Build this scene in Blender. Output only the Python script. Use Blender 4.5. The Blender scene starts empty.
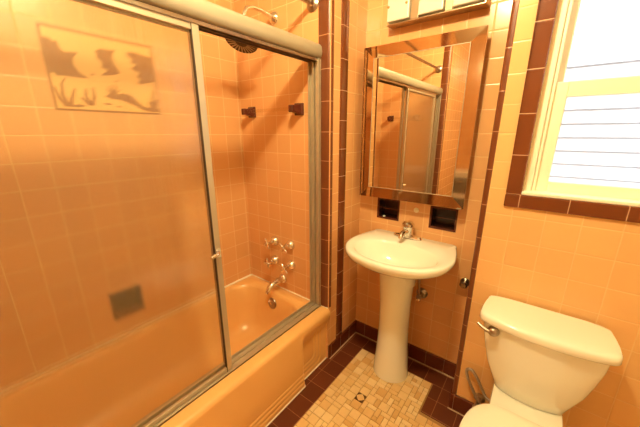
import bpy, math, random
from mathutils import Vector, Matrix
S = bpy.context.scene
COL = S.collection
random.seed(7)
PI = math.pi

# ------------------------------------------------------------------ camera, world, light, exposure
cam_d = bpy.data.cameras.new('camera')
cam_d.sensor_width = 36.0
cam_d.lens = 287.19 / 640 * 36.0
cam_d.clip_start = 0.02
cam = bpy.data.objects.new('camera', cam_d)
COL.objects.link(cam)
cam.location = (1.6565, -1.2741, 1.431)
cam.rotation_euler = (math.radians(90 - 15.605), 0, math.radians(37.733))
S.camera = cam

world = bpy.data.worlds.new('overcast_sky')
S.world = world
world.use_nodes = True
world.node_tree.nodes['Background'].inputs[0].default_value = (0.93, 0.97, 1.0, 1)
world.node_tree.nodes['Background'].inputs[1].default_value = 2.7

LAMP_COLOR = (1.0, 0.84, 0.45)
LAMP_STRENGTH = 665.0
LAMP_POS = (1.28, -0.82, 2.40)

S.view_settings.view_transform = 'Standard'
S.view_settings.look = 'None'
S.view_settings.gamma = 1.0
S.view_settings.use_curve_mapping = False
S.view_settings.exposure = 0.0

# ------------------------------------------------------------------ key dimensions (metres)
P = 0.11            # wall tile pitch
DS = 0.345          # sink wall plane (y)
DT = 0.123          # toilet wall plane (y)
XR = 0.737          # side wall plane beside the tub
XC = 1.468          # projecting corner between the sink recess and toilet wall
XE = 2.55           # right wall
YB = -2.45          # rear wall
YA = -1.56          # near end of the tub
H = 2.50
ZR = 0.378          # tub rim

# ------------------------------------------------------------------ materials
def new_mat(name):
    m = bpy.data.materials.new(name); m.use_nodes = True
    nt = m.node_tree; b = nt.nodes['Principled BSDF']
    return m, nt, b

def N(nt, t, **kw):
    n = nt.nodes.new(t)
    for k, v in kw.items(): setattr(n, k, v)
    return n

def M(nt, op, a, b=None, c=None):
    n = nt.nodes.new('ShaderNodeMath'); n.operation = op
    for i, x in enumerate((a, b, c)):
        if x is None: continue
        if isinstance(x, (int, float)): n.inputs[i].default_value = x
        else: nt.links.new(x, n.inputs[i])
    return n.outputs[0]

def plain(name, col, rough=0.4, metal=0.0, spec=0.5, var=0.03, scale=8.0, coat=0.0, bump=0.0):
    m, nt, b = new_mat(name)
    tc = N(nt, 'ShaderNodeTexCoord'); no = N(nt, 'ShaderNodeTexNoise')
    no.inputs['Scale'].default_value = scale; no.inputs['Detail'].default_value = 3
    nt.links.new(tc.outputs['Object'], no.inputs['Vector'])
    mix = N(nt, 'ShaderNodeMix', data_type='RGBA')
    mix.inputs[6].default_value = tuple(c * (1 - var) for c in col) + (1,)
    mix.inputs[7].default_value = tuple(min(1, c * (1 + var)) for c in col) + (1,)
    nt.links.new(no.outputs[0], mix.inputs[0]); nt.links.new(mix.outputs[2], b.inputs['Base Color'])
    b.inputs['Roughness'].default_value = rough; b.inputs['Metallic'].default_value = metal
    b.inputs['Specular IOR Level'].default_value = spec
    b.inputs['Coat Weight'].default_value = coat; b.inputs['Coat Roughness'].default_value = 0.08
    if bump:
        bp = N(nt, 'ShaderNodeBump'); bp.inputs['Strength'].default_value = bump; bp.inputs['Distance'].default_value = 0.002
        nt.links.new(no.outputs[0], bp.inputs['Height']); nt.links.new(bp.outputs[0], b.inputs['Normal'])
    return m

def tiled(name, col, grout, pu=P, pv=P, ux=0.0, uy=0.0, v0=0.0, gw=0.0016, rough=0.22, var=0.055, no_u=False, horizontal=False):
    """glazed square tiles; u runs along x on faces towards y and along y on faces towards x"""
    m, nt, b = new_mat(name)
    geo = N(nt, 'ShaderNodeNewGeometry'); sp = N(nt, 'ShaderNodeSeparateXYZ'); sn = N(nt, 'ShaderNodeSeparateXYZ')
    nt.links.new(geo.outputs['Position'], sp.inputs[0]); nt.links.new(geo.outputs['True Normal'], sn.inputs[0])
    if horizontal:
        u = M(nt, 'SUBTRACT', sp.outputs[0], ux); v = M(nt, 'SUBTRACT', sp.outputs[1], v0)
    else:
        sel = M(nt, 'GREATER_THAN', M(nt, 'ABSOLUTE', sn.outputs[0]), 0.7)
        a = M(nt, 'SUBTRACT', sp.outputs[0], ux); c = M(nt, 'SUBTRACT', sp.outputs[1], uy)
        u = M(nt, 'ADD', M(nt, 'MULTIPLY', a, M(nt, 'SUBTRACT', 1.0, sel)), M(nt, 'MULTIPLY', c, sel))
        v = M(nt, 'SUBTRACT', sp.outputs[2], v0)
    U = M(nt, 'DIVIDE', M(nt, 'ADD', u, 50 * pu), pu); V = M(nt, 'DIVIDE', M(nt, 'ADD', v, 50 * pv), pv)
    fu = M(nt, 'FRACT', U); fv = M(nt, 'FRACT', V)
    du = M(nt, 'MULTIPLY', M(nt, 'MINIMUM', fu, M(nt, 'SUBTRACT', 1.0, fu)), pu)
    dv = M(nt, 'MULTIPLY', M(nt, 'MINIMUM', fv, M(nt, 'SUBTRACT', 1.0, fv)), pv)
    if no_u is True: d = dv
    elif no_u == 'v': d = du
    else: d = M(nt, 'MINIMUM', du, dv)
    mr = N(nt, 'ShaderNodeMapRange'); mr.inputs[1].default_value = gw * 0.55; mr.inputs[2].default_value = gw * 1.25
    nt.links.new(d, mr.inputs[0]); mask = mr.outputs[0]
    cb = N(nt, 'ShaderNodeCombineXYZ')
    nt.links.new(M(nt, 'FLOOR', U) if no_u is not True else M(nt, 'FLOOR', V), cb.inputs[0])
    nt.links.new(M(nt, 'FLOOR', V) if no_u != 'v' else M(nt, 'FLOOR', U), cb.inputs[1])
    wn = N(nt, 'ShaderNodeTexWhiteNoise', noise_dimensions='3D'); nt.links.new(cb.outputs[0], wn.inputs['Vector'])
    no = N(nt, 'ShaderNodeTexNoise'); no.inputs['Scale'].default_value = 14; no.inputs['Detail'].default_value = 4
    nt.links.new(geo.outputs['Position'], no.inputs['Vector'])
    f = M(nt, 'ADD', M(nt, 'MULTIPLY', wn.outputs['Value'], 0.65), M(nt, 'MULTIPLY', no.outputs[0], 0.35))
    t = N(nt, 'ShaderNodeMix', data_type='RGBA')
    t.inputs[6].default_value = tuple(c * (1 - var) for c in col) + (1,); t.inputs[7].default_value = tuple(min(1, c * (1 + var)) for c in col) + (1,)
    nt.links.new(f, t.inputs[0])
    g = N(nt, 'ShaderNodeMix', data_type='RGBA'); g.inputs[6].default_value = grout + (1,)
    nt.links.new(mask, g.inputs[0]); nt.links.new(t.outputs[2], g.inputs[7]); nt.links.new(g.outputs[2], b.inputs['Base Color'])
    r = M(nt, 'SUBTRACT', 0.75, M(nt, 'MULTIPLY', mask, 0.75 - rough)); nt.links.new(r, b.inputs['Roughness'])
    mh = N(nt, 'ShaderNodeMapRange'); mh.inputs[1].default_value = 0.0; mh.inputs[2].default_value = gw * 3; nt.links.new(d, mh.inputs[0])
    mh.interpolation_type = 'SMOOTHSTEP'
    hgt = M(nt, 'ADD', mh.outputs[0], M(nt, 'MULTIPLY', no.outputs[0], 0.35))
    bp = N(nt, 'ShaderNodeBump'); bp.inputs['Strength'].default_value = 0.5; bp.inputs['Distance'].default_value = 0.0015
    nt.links.new(hgt, bp.inputs['Height']); nt.links.new(bp.outputs[0], b.inputs['Normal'])
    b.inputs['Specular IOR Level'].default_value = 0.5
    return m

PEACH = (0.745, 0.39, 0.165)
GROUT = (0.86, 0.62, 0.32)
GROUT2 = (0.80, 0.53, 0.24)
BROWN = (0.155, 0.040, 0.012)
m_tub_tile = tiled('peach_tile_tub', PEACH, GROUT, rough=0.3, ux=0.119 - 0.11, uy=-0.013, v0=0.4338 - 3 * P)
m_wall_tile = tiled('peach_tile_wall', PEACH, GROUT2, ux=1.268, uy=0.02, v0=0.0)
m_toilet_tile = tiled('peach_tile_toilet_wall', (0.80, 0.47, 0.20), GROUT2, pu=0.1095, ux=1.9139, uy=0.0, v0=0.0)
m_brown_v = tiled('brown_trim_upright', BROWN, (0.55, 0.30, 0.16), pv=0.1525, v0=0.0655, no_u=True, gw=0.0014, rough=0.34)
m_brown_v2 = tiled('brown_trim_upright_b', BROWN, (0.55, 0.30, 0.16), pv=0.1525, v0=0.1255, no_u=True, gw=0.0014)
m_brown_win = tiled('brown_trim_window', BROWN, (0.6, 0.36, 0.2), pu=0.1545, pv=0.1545, ux=1.600, v0=0.1125, no_u=True, gw=0.0014)
m_brown_win_h = tiled('brown_trim_window_sill', BROWN, (0.6, 0.36, 0.2), pu=0.1545, ux=1.601, no_u='v', gw=0.0014)
m_base = tiled('brown_baseboard_tile', (0.13, 0.030, 0.012), (0.34, 0.17, 0.09), pv=0.5, v0=-0.25, ux=1.261, uy=0.02, no_u='v', gw=0.001, pu=0.11)
m_floor_brown = tiled('brown_floor_tile', (0.115, 0.026, 0.010), (0.42, 0.20, 0.10), pu=0.1065, pv=0.1065, ux=0.8702, v0=0.2178 - 0.1065 * 2, gw=0.0011, horizontal=True, rough=0.3, var=0.2)
m_grout = plain('floor_grout', (0.38, 0.21, 0.08), 0.85)
m_mos = [plain('mosaic_cream', (0.80, 0.57, 0.28), 0.45, var=0.08, scale=30), plain('mosaic_sand', (0.76, 0.50, 0.22), 0.45, var=0.08, scale=30),
         plain('mosaic_peach', (0.70, 0.42, 0.17), 0.45, var=0.08, scale=30), plain('mosaic_pale', (0.84, 0.64, 0.35), 0.45, var=0.06, scale=30)]
m_mos_dark = plain('mosaic_dark_brown', (0.10, 0.035, 0.012), 0.4)
m_tub = plain('peach_enamel', (0.84, 0.47, 0.17), 0.28, var=0.02, coat=0.1)
m_caulk = plain('white_caulk', (0.92, 0.84, 0.68), 0.6, var=0.1, scale=40)
m_white = plain('white_ceramic', (0.88, 0.87, 0.78), 0.12, var=0.012, coat=0.5)
m_seat = plain('white_seat_plastic', (0.88, 0.86, 0.76), 0.2, var=0.01)
m_chrome = plain('chrome', (0.80, 0.78, 0.74), 0.10, metal=1.0, var=0.02)
m_dull = plain('dull_chrome', (0.42, 0.36, 0.30), 0.28, metal=1.0, var=0.2, scale=40)
m_alum = plain('anodised_aluminium', (0.53, 0.45, 0.33), 0.42, metal=0.6, var=0.02, scale=6)
m_head = plain('satin_header_metal', (0.43, 0.37, 0.27), 0.45, metal=0.4, var=0.04, scale=12)
m_darkgap = plain('dark_rubber_and_gap_shadow', (0.06, 0.04, 0.03), 0.6)  # dark parts, and the painted gap shadow beside the door stile
m_bronze = plain('bronze_fixture_metal', (0.55, 0.42, 0.28), 0.3, metal=0.9, var=0.06)
m_brass = plain('brass', (0.62, 0.42, 0.16), 0.25, metal=1.0)
m_ceramic_brown = plain('brown_glazed_ceramic', (0.10, 0.022, 0.012), 0.15, var=0.1)
m_niche_in = plain('dark_brown_glaze', (0.035, 0.010, 0.007), 0.22, var=0.1)
m_winpaint = plain('cream_window_paint', (0.93, 0.91, 0.76), 0.4, var=0.03, scale=30)
m_ceiling = plain('ceiling_paint', (0.82, 0.76, 0.62), 0.8)
m_paint = plain('cream_wall_paint', (0.86, 0.74, 0.54), 0.7)
m_siding = plain('white_clapboard', (0.88, 0.90, 0.93), 0.6, var=0.02)
m_mural_pale = plain('mural_peach_glaze', (0.79, 0.47, 0.17), 0.4, var=0.05)
m_mural_brown = plain('mural_brown_glaze', (0.27, 0.09, 0.015), 0.3, var=0.2, scale=60)
m_patch = plain('plaster_patch', (0.85, 0.74, 0.45), 0.7, var=0.1, scale=60)
m_wicker = plain('white_painted_wood', (0.86, 0.84, 0.78), 0.5)
m_slot = plain('grey_drawer_front', (0.20, 0.17, 0.14), 0.5)
m_knob = plain('dark_knob_metal', (0.20, 0.15, 0.11), 0.25, metal=0.9, var=0.2, scale=40)
m_hose = plain('braided_steel_hose', (0.40, 0.36, 0.32), 0.4, metal=0.9, var=0.3, scale=200, bump=0.6)

def mirror_mat(name, col, rough):
    m, nt, b = new_mat(name)
    b.inputs['Base Color'].default_value = col + (1,); b.inputs['Metallic'].default_value = 1.0; b.inputs['Roughness'].default_value = rough
    no = N(nt, 'ShaderNodeTexNoise'); no.inputs['Scale'].default_value = 5
    mr = N(nt, 'ShaderNodeMapRange'); mr.inputs[3].default_value = rough; mr.inputs[4].default_value = rough + 0.01
    nt.links.new(no.outputs[0], mr.inputs[0]); nt.links.new(mr.outputs[0], b.inputs['Roughness'])
    return m
m_mirror = mirror_mat('mirror_glass', (0.93, 0.91, 0.84), 0.0)
m_mirror_frame = mirror_mat('bronze_mirror_strip', (0.58, 0.43, 0.28), 0.05)

def schlick(nt, f0, k):
    g = N(nt, 'ShaderNodeNewGeometry'); d = N(nt, 'ShaderNodeVectorMath', operation='DOT_PRODUCT')
    nt.links.new(g.outputs['Normal'], d.inputs[0]); nt.links.new(g.outputs['Incoming'], d.inputs[1])
    c = M(nt, 'SUBTRACT', 1.0, M(nt, 'ABSOLUTE', d.outputs['Value']))
    return M(nt, 'ADD', f0, M(nt, 'MULTIPLY', M(nt, 'POWER', c, 5.0), k))
def obscure_glass():
    m = bpy.data.materials.new('obscure_glass'); m.use_nodes = True; nt = m.node_tree; nt.nodes.clear()
    out = N(nt, 'ShaderNodeOutputMaterial')
    tc = N(nt, 'ShaderNodeTexCoord'); mp = N(nt, 'ShaderNodeMapping'); mp.inputs['Scale'].default_value = (1, 90, 9)
    nt.links.new(tc.outputs['Object'], mp.inputs['Vector'])
    no = N(nt, 'ShaderNodeTexNoise'); no.inputs['Scale'].default_value = 1.5; no.inputs['Detail'].default_value = 2
    nt.links.new(mp.outputs[0], no.inputs['Vector'])
    bp = N(nt, 'ShaderNodeBump'); bp.inputs['Strength'].default_value = 0.6; bp.inputs['Distance'].default_value = 0.002
    nt.links.new(no.outputs[0], bp.inputs['Height'])
    tr = N(nt, 'ShaderNodeBsdfTransparent'); tr.inputs[0].default_value = (0.985, 0.975, 0.95, 1)
    rf = N(nt, 'ShaderNodeBsdfRefraction'); rf.inputs['IOR'].default_value = 1.03; rf.inputs['Roughness'].default_value = 0.035
    rf.inputs[0].default_value = (0.97, 0.95, 0.9, 1); nt.links.new(bp.outputs[0], rf.inputs['Normal'])
    df = N(nt, 'ShaderNodeBsdfDiffuse'); df.inputs[0].default_value = (0.85, 0.64, 0.38, 1)
    gl = N(nt, 'ShaderNodeBsdfGlossy'); gl.inputs['Roughness'].default_value = 0.12; nt.links.new(bp.outputs[0], gl.inputs['Normal'])
    a = N(nt, 'ShaderNodeMixShader'); a.inputs[0].default_value = 0.28
    nt.links.new(tr.outputs[0], a.inputs[1]); nt.links.new(rf.outputs[0], a.inputs[2])
    c = N(nt, 'ShaderNodeMixShader'); c.inputs[0].default_value = 0.028
    nt.links.new(a.outputs[0], c.inputs[1]); nt.links.new(df.outputs[0], c.inputs[2])
    e = N(nt, 'ShaderNodeMixShader'); nt.links.new(schlick(nt, 0.045, 0.5), e.inputs[0])
    nt.links.new(c.outputs[0], e.inputs[1]); nt.links.new(gl.outputs[0], e.inputs[2])
    nt.links.new(e.outputs[0], out.inputs[0])
    return m
m_glass = obscure_glass()

def clear_glass(name, tint=(0.97, 0.99, 1.0), ior=1.4):
    m = bpy.data.materials.new(name); m.use_nodes = True; nt = m.node_tree; nt.nodes.clear()
    out = N(nt, 'ShaderNodeOutputMaterial'); tr = N(nt, 'ShaderNodeBsdfTransparent'); tr.inputs[0].default_value = tint + (1,)
    gl = N(nt, 'ShaderNodeBsdfGlossy'); gl.inputs['Roughness'].default_value = 0.03
    e = N(nt, 'ShaderNodeMixShader'); nt.links.new(schlick(nt, 0.02, 0.5), e.inputs[0]); nt.links.new(tr.outputs[0], e.inputs[1]); nt.links.new(gl.outputs[0], e.inputs[2])
    nt.links.new(e.outputs[0], out.inputs[0]); return m
m_pane = clear_glass('window_glass')
m_acrylic = clear_glass('clear_acrylic_bar', (0.97, 0.93, 0.88), 1.3)

def emit(name, col, st):
    m = bpy.data.materials.new(name); m.use_nodes = True; nt = m.node_tree; nt.nodes.clear()
    out = N(nt, 'ShaderNodeOutputMaterial'); em = N(nt, 'ShaderNodeEmission'); em.inputs[0].default_value = col + (1,); em.inputs[1].default_value = st
    nt.links.new(em.outputs[0], out.inputs[0]); return m
m_lamp = emit('lit_globe', LAMP_COLOR, LAMP_STRENGTH)
m_opal = plain('opal_glass', (0.72, 0.70, 0.62), 0.2, var=0.02, coat=0.4)

# ------------------------------------------------------------------ mesh helpers
class MB:
    def __init__(s): s.v = []; s.f = []; s.mi = []; s.sm = []
    def add(s, vs, fs, mi=0, smooth=False):
        o = len(s.v); s.v += [tuple(p) for p in vs]
        for f in fs: s.f.append([o + i for i in f]); s.mi.append(mi); s.sm.append(smooth)
    def box(s, a, b, mi=0):
        (x0, y0, z0), (x1, y1, z1) = a, b
        if x0 > x1: x0, x1 = x1, x0
        if y0 > y1: y0, y1 = y1, y0
        if z0 > z1: z0, z1 = z1, z0
        vs = [(x0, y0, z0), (x1, y0, z0), (x1, y1, z0), (x0, y1, z0), (x0, y0, z1), (x1, y0, z1), (x1, y1, z1), (x0, y1, z1)]
        s.add(vs, [(0, 3, 2, 1), (4, 5, 6, 7), (0, 1, 5, 4), (1, 2, 6, 5), (2, 3, 7, 6), (3, 0, 4, 7)], mi)
    def loft(s, rings, cap0=True, cap1=True, mi=0, smooth=True, closed=True):
        n = len(rings[0]); vs = [p for r in rings for p in r]; fs = []
        for i in range(len(rings) - 1):
            for j in range(n if closed else n - 1):
                k = (j + 1) % n
                fs.append((i * n + j, i * n + k, (i + 1) * n + k, (i + 1) * n + j))
        s.add(vs, fs, mi, smooth)
        if cap0: s.add(rings[0], [tuple(range(n))[::-1]], mi, False)
        if cap1: s.add(rings[-1], [tuple(range(n))], mi, False)
    def tube(s, pts, r, n=12, mi=0, cap=True):
        pts = [Vector(p) for p in pts]; rings = []
        rr = r if isinstance(r, (list, tuple)) else [r] * len(pts)
        up = Vector((0, 0, 1)); t0 = (pts[1] - pts[0]).normalized()
        if abs(t0.dot(up)) > 0.9: up = Vector((1, 0, 0))
        nrm = (up - t0 * up.dot(t0)).normalized()
        for i, p in enumerate(pts):
            t = (pts[min(i + 1, len(pts) - 1)] - pts[max(i - 1, 0)]).normalized()
            nrm = (nrm - t * nrm.dot(t)).normalized(); bn = t.cross(nrm)
            rings.append([p + (nrm * math.cos(a) + bn * math.sin(a)) * rr[i] for a in (2 * PI * k / n for k in range(n))])
        s.loft(rings, cap, cap, mi)
    def lathe(s, prof, origin, axis=(0, 0, 1), n=24, mi=0, cap=True):
        """prof: (radius, distance along axis)"""
        ax = Vector(axis).normalized(); o = Vector(origin)
        ref = Vector((0, 0, 1)) if abs(ax.z) < 0.9 else Vector((1, 0, 0))
        e1 = (ref - ax * ref.dot(ax)).normalized(); e2 = ax.cross(e1)
        rings = [[o + ax * h + (e1 * math.cos(a) + e2 * math.sin(a)) * max(r, 1e-4) for a in (2 * PI * k / n for k in range(n))] for r, h in prof]
        s.loft(rings, cap, cap, mi)
    def prism(s, poly, fn, d0, d1, mi=0, smooth=False):
        """poly 2D, fn(u, v, d) -> 3D"""
        n = len(poly); a = [fn(u, v, d0) for u, v in poly]; b = [fn(u, v, d1) for u, v in poly]
        s.add(a + b, [(j, (j + 1) % n, n + (j + 1) % n, n + j) for j in range(n)], mi, smooth)
        s.add(a, [tuple(range(n))[::-1]], mi); s.add(b, [tuple(range(n))], mi)
    def build(s, name, mats, parent=None, bevel=0.0, bseg=2, angle=40, sharp=True):
        me = bpy.data.meshes.new(name); me.from_pydata(s.v, [], s.f)
        mats = mats if isinstance(mats, (list, tuple)) else [mats]
        for m in mats: me.materials.append(m)
        for p, i, sm in zip(me.polygons, s.mi, s.sm): p.material_index = i; p.use_smooth = sm
        import bmesh
        bm = bmesh.new(); bm.from_mesh(me); bmesh.ops.remove_doubles(bm, verts=bm.verts, dist=1e-5)
        bmesh.ops.recalc_face_normals(bm, faces=bm.faces); bm.to_mesh(me); bm.free()
        if sharp and any(s.sm): me.set_sharp_from_angle(angle=math.radians(angle))
        o = bpy.data.objects.new(name, me); COL.objects.link(o)
        if parent is not None:
            o.parent = parent; o.matrix_parent_inverse = Matrix.Translation(-Vector(parent.location)) if parent.type == 'EMPTY' else Matrix()
        if bevel:
            md = o.modifiers.new('bevel', 'BEVEL'); md.width = bevel; md.segments = bseg; md.limit_method = 'ANGLE'; md.angle_limit = math.radians(35)
        return o

def thing(name, label, cat, loc=(0, 0, 0), group=None):
    o = bpy.data.objects.new(name, None); COL.objects.link(o); o.location = loc; o.empty_display_size = 0.05
    o['label'] = label; o['category'] = cat
    if group: o['group'] = group
    return o
def tag(o, label, cat, group=None):
    o['label'] = label; o['category'] = cat
    if group: o['group'] = group
    return o
def struct(o): o['kind'] = 'structure'; return o
def lab(o, t): o['label'] = t; return o
def copy_tree(o, dv, parent=None):
    c = o.copy(); COL.objects.link(c)
    if parent is None: c.location = Vector(o.location) + Vector(dv)
    else: c.parent = parent
    for ch in list(o.children): copy_tree(ch, dv, c)
    return c

def spline_closed(pts, n):
    """closed Catmull-Rom through 2D pts, n samples"""
    m = len(pts); out = []
    for k in range(n):
        t = k / n * m; i = int(t) % m; f = t - int(t)
        p0, p1, p2, p3 = (Vector(pts[(i + d) % m]) for d in (-1, 0, 1, 2))
        out.append(0.5 * ((2 * p1) + (p2 - p0) * f + (2 * p0 - 5 * p1 + 4 * p2 - p3) * f * f + (3 * p1 - p0 - 3 * p2 + p3) * f ** 3))
    return out
def rrect(x0, x1, y0, y1, r, z, n=16):
    out = []
    for cx, cy, a0 in ((x1 - r, y1 - r, 0), (x0 + r, y1 - r, 90), (x0 + r, y0 + r, 180), (x1 - r, y0 + r, 270)):
        for k in range(n + 1):
            a = math.radians(a0 + 90 * k / n); out.append((cx + r * math.cos(a), cy + r * math.sin(a), z))
    return out

def panel_with_holes(mb, u0, u1, v0, v1, holes, fn, d0, d1):
    """slab in the u, v plane with rectangular holes cut through"""
    us = sorted({u0, u1, *[h[0] for h in holes], *[h[1] for h in holes]}); vs = sorted({v0, v1, *[h[2] for h in holes], *[h[3] for h in holes]})
    for i in range(len(us) - 1):
        for j in range(len(vs) - 1):
            cu, cv = (us[i] + us[i + 1]) / 2, (vs[j] + vs[j + 1]) / 2
            if any(h[0] < cu < h[1] and h[2] < cv < h[3] for h in holes): continue
            mb.box(fn(us[i], vs[j], d0), fn(us[i + 1], vs[j + 1], d1))
XZ = lambda u, v, d: (u, d, v)     # u=x v=z
YZ = lambda u, v, d: (d, u, v)     # u=y v=z

# ================================================================== structure
# floor
b = MB(); b.box((-0.1, YB - 0.1, -0.12), (XE + 0.1, 0.50, -0.004)); floor = struct(b.build('floor', m_grout))
b = MB()
b.box((XR - 0.02, -1.60, -0.004), (0.8702, 0.36, 0.0)); b.box((0.8702, 0.2178, -0.004), (1.52, 0.36, 0.0))
b.box((1.3506, 0.0, -0.004), (XE, 0.2178, 0.0))
bt = b.build('border_tiles', m_floor_brown, floor); lab(bt, 'dark brown square floor tiles in a border')
# mosaic: random 2x2, 1x2, 2x1 and 1x1 chips
b = MB(); U = 0.0262; g = 0.0011
X0, Y1 = 0.8712, 0.2168
nx = int((XE - X0) / U); ny = int((Y1 - YB) / U)
occ = [[False] * ny for _ in range(nx)]
AX, AY = 6, 12    # accent tile cell
def blocked(i, j):
    x0 = X0 + i * U; y1 = Y1 - j * U
    return x0 + U > 1.3506 and y1 > 0.0005
for i in range(nx):
    for j in range(ny):
        if blocked(i, j): occ[i][j] = True
for i in (AX, AX + 1):
    for j in (AY, AY + 1): occ[i][j] = True
rnd = random.Random(3)
for j in range(ny):
    for i in range(nx):
        if occ[i][j]: continue
        opts = [(2, 2)] * 4 + [(2, 1)] * 3 + [(1, 2)] * 3 + [(1, 1)] * 2
        rnd.shuffle(opts); opts.append((1, 1))
        for w, h in opts:
            if i + w <= nx and j + h <= ny and not any(occ[i + a][j + c] for a in range(w) for c in range(h)): break
        for a in range(w):
            for c in range(h): occ[i + a][j + c] = True
        xa, xb = X0 + i * U + g, X0 + (i + w) * U - g; ya, yb = Y1 - (j + h) * U + g, Y1 - j * U - g
        mi = rnd.choice((0, 0, 0, 1, 1, 2, 3)); e = 0.0011
        vs = [(xa, ya, -0.004), (xb, ya, -0.004), (xb, yb, -0.004), (xa, yb, -0.004), (xa + e, ya + e, 0), (xb - e, ya + e, 0), (xb - e, yb - e, 0), (xa + e, yb - e, 0)]
        b.add(vs, [(4, 5, 6, 7), (0, 1, 5, 4), (1, 2, 6, 5), (2, 3, 7, 6), (3, 0, 4, 7)], mi)
lab(b.build('mosaic_tiles', m_mos, floor), 'cream and sand coloured mosaic of small square and oblong tiles')
b = MB(); cx, cy, h = X0 + (AX + 1) * U, Y1 - (AY + 1) * U, U - g
b.box((cx - h, cy - h, -0.004), (cx + h, cy + h, 0), 1)
r = h * 0.62; q = h * 0.98
star = [(cx + math.cos(a) * q * (1 if k % 2 == 0 else 0.80), cy + math.sin(a) * q * (1 if k % 2 == 0 else 0.80)) for k, a in enumerate(PI / 4 * k for k in range(8))]
b.prism(star, lambda u, v, d: (u, v, d), 0, 0.0006, 0)
lab(b.build('accent_tile', [m_mos[1], m_mos_dark], floor), 'single small brown tile with a cream diamond')

# ceiling
b = MB(); b.box((-0.1, YB - 0.1, H), (XE + 0.1, 0.50, H + 0.1)); struct(b.build('ceiling', m_ceiling))
# long wall behind the tub, with a recess for the soap dish
SD = (-0.905, -0.757, 0.478, 0.632)
b = MB(); panel_with_holes(b, YB, 0.50, 0, H, [SD], YZ, -0.07, 0.0); b.box((-0.12, YB, 0), (-0.07, 0.50, H))
struct(b.build('wall_left', m_tub_tile))
# plumbing wall at the far end of the tub (thick block, its right face is the side of the sink recess)
b = MB(); b.box((0.0, 0.0, 0), (XR - 0.0, 0.50, H)); o = struct(b.build('wall_tub_end', [m_tub_tile, m_wall_tile]))
for p in o.data.polygons:
    if p.normal.x > 0.9: p.material_index = 1
# near end wall of the tub
b = MB(); b.box((0.0, YB, 0), (XR, YA, H)); o = struct(b.build('wall_tub_near', [m_tub_tile, m_wall_tile]))
for p in o.data.polygons:
    if p.normal.x > 0.9: p.material_index = 1
# sink wall with two recesses
NA = (0.866, 1.010, 0.915, 1.046); NB = (1.191, 1.336, 0.912, 1.040)
b = MB(); panel_with_holes(b, XR, XC + 0.1, 0, H, [NA, NB], XZ, DS, 0.43); b.box((XR, 0.43, 0), (XC + 0.1, 0.50, H))
struct(b.build('wall_sink', m_wall_tile))
# toilet wall with window opening, projecting in front of the sink wall
WX0, WX1, WZ0, WZ1 = 1.603, 2.25, 1.192, 2.12
b = MB(); panel_with_holes(b, XC + 0.012, XE, 0, H, [(WX0, WX1, WZ0, WZ1)], XZ, DT, 0.31)
struct(b.build('wall_toilet', m_toilet_tile))
b = MB(); b.box((XE, YB, 0), (XE + 0.12, 0.50, H)); struct(b.build('wall_right', m_paint))
b = MB(); b.box((-0.12, YB - 0.12, 0), (XE + 0.12, YB, H)); struct(b.build('wall_rear', m_wall_tile))

# brown bullnose trims
def strip_v(x0, x1, y, z0, z1, depth=0.004, rnd_left=False):
    b = MB(); b.box((x0, y - depth, z0), (x1, y, z1)); return b
b = MB()   # corner strip on the tub end wall, rounded over the outside corner
prof = [(0.664, 0.0), (0.665, -0.005), (0.668, -0.007), (0.715, -0.007)] + [(0.715 + 0.027 * math.sin(a), -0.007 + 0.027 * (1 - math.cos(a))) for a in (PI / 2 * k / 6 for k in range(1, 7))] + [(0.737, 0.022)]
b.prism(prof, lambda u, v, d: (u, v, d), ZR + 0.002, H, 0, True)
struct(b.build('trim_1', m_brown_v))
b = MB()   # strip on the side wall
prof = [(XR, 0.088), (XR + 0.006, 0.090), (XR + 0.009, 0.096), (XR + 0.009, 0.146), (XR + 0.006, 0.152), (XR, 0.154)]
b.prism(prof, lambda u, v, d: (u, v, d), 0.0, H, 0, True)
struct(b.build('trim_2', m_brown_v2))
b = MB()   # near end corner strip
prof = [(0.664, 0.0), (0.665, -0.005), (0.668, -0.007), (0.715, -0.007)] + [(0.715 + 0.027 * math.sin(a), -0.007 + 0.027 * (1 - math.cos(a))) for a in (PI / 2 * k / 6 for k in range(1, 7))] + [(0.737, 0.022)]
b.prism([(u, YA - v) for u, v in prof], lambda u, v, d: (u, v, d), ZR + 0.002, H, 0, True)
struct(b.build('trim_3', m_brown_v))
b = MB()   # bullnose on the projecting corner beside the toilet
prof = [(XC + 0.0215, DT + 0.001), (XC + 0.0195, DT - 0.005)] + [(XC + 0.012 - 0.014 * math.sin(a), DT + 0.009 - 0.014 * math.cos(a)) for a in (PI / 2 * k / 6 for k in range(0, 7))] + [(XC - 0.002, DT + 0.05), (XC - 0.002, DS + 0.001), (XC + 0.012, DS + 0.001), (XC + 0.012, DT + 0.001)]
b.prism(prof, lambda u, v, d: (u, v, d), 0.095, H, 0, False)
struct(b.build('trim_4', m_brown_v))
# window surround
b = MB(); TW = 0.053
b.box((WX0 - TW, DT - 0.009, WZ0), (WX0, DT + 0.01, WZ1), 0); b.box((WX1, DT - 0.009, WZ0), (WX1 + TW, DT + 0.01, WZ1), 0)
b.box((WX0 - TW, DT - 0.009, WZ1), (WX1 + TW, DT + 0.01, WZ1 + TW), 1)
b.box((WX0 - TW, DT - 0.011, WZ0 - TW), (WX1 + TW, DT + 0.01, WZ0), 1)
struct(b.build('trim_5', [m_brown_win, m_brown_win_h], bevel=0.004))
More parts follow.
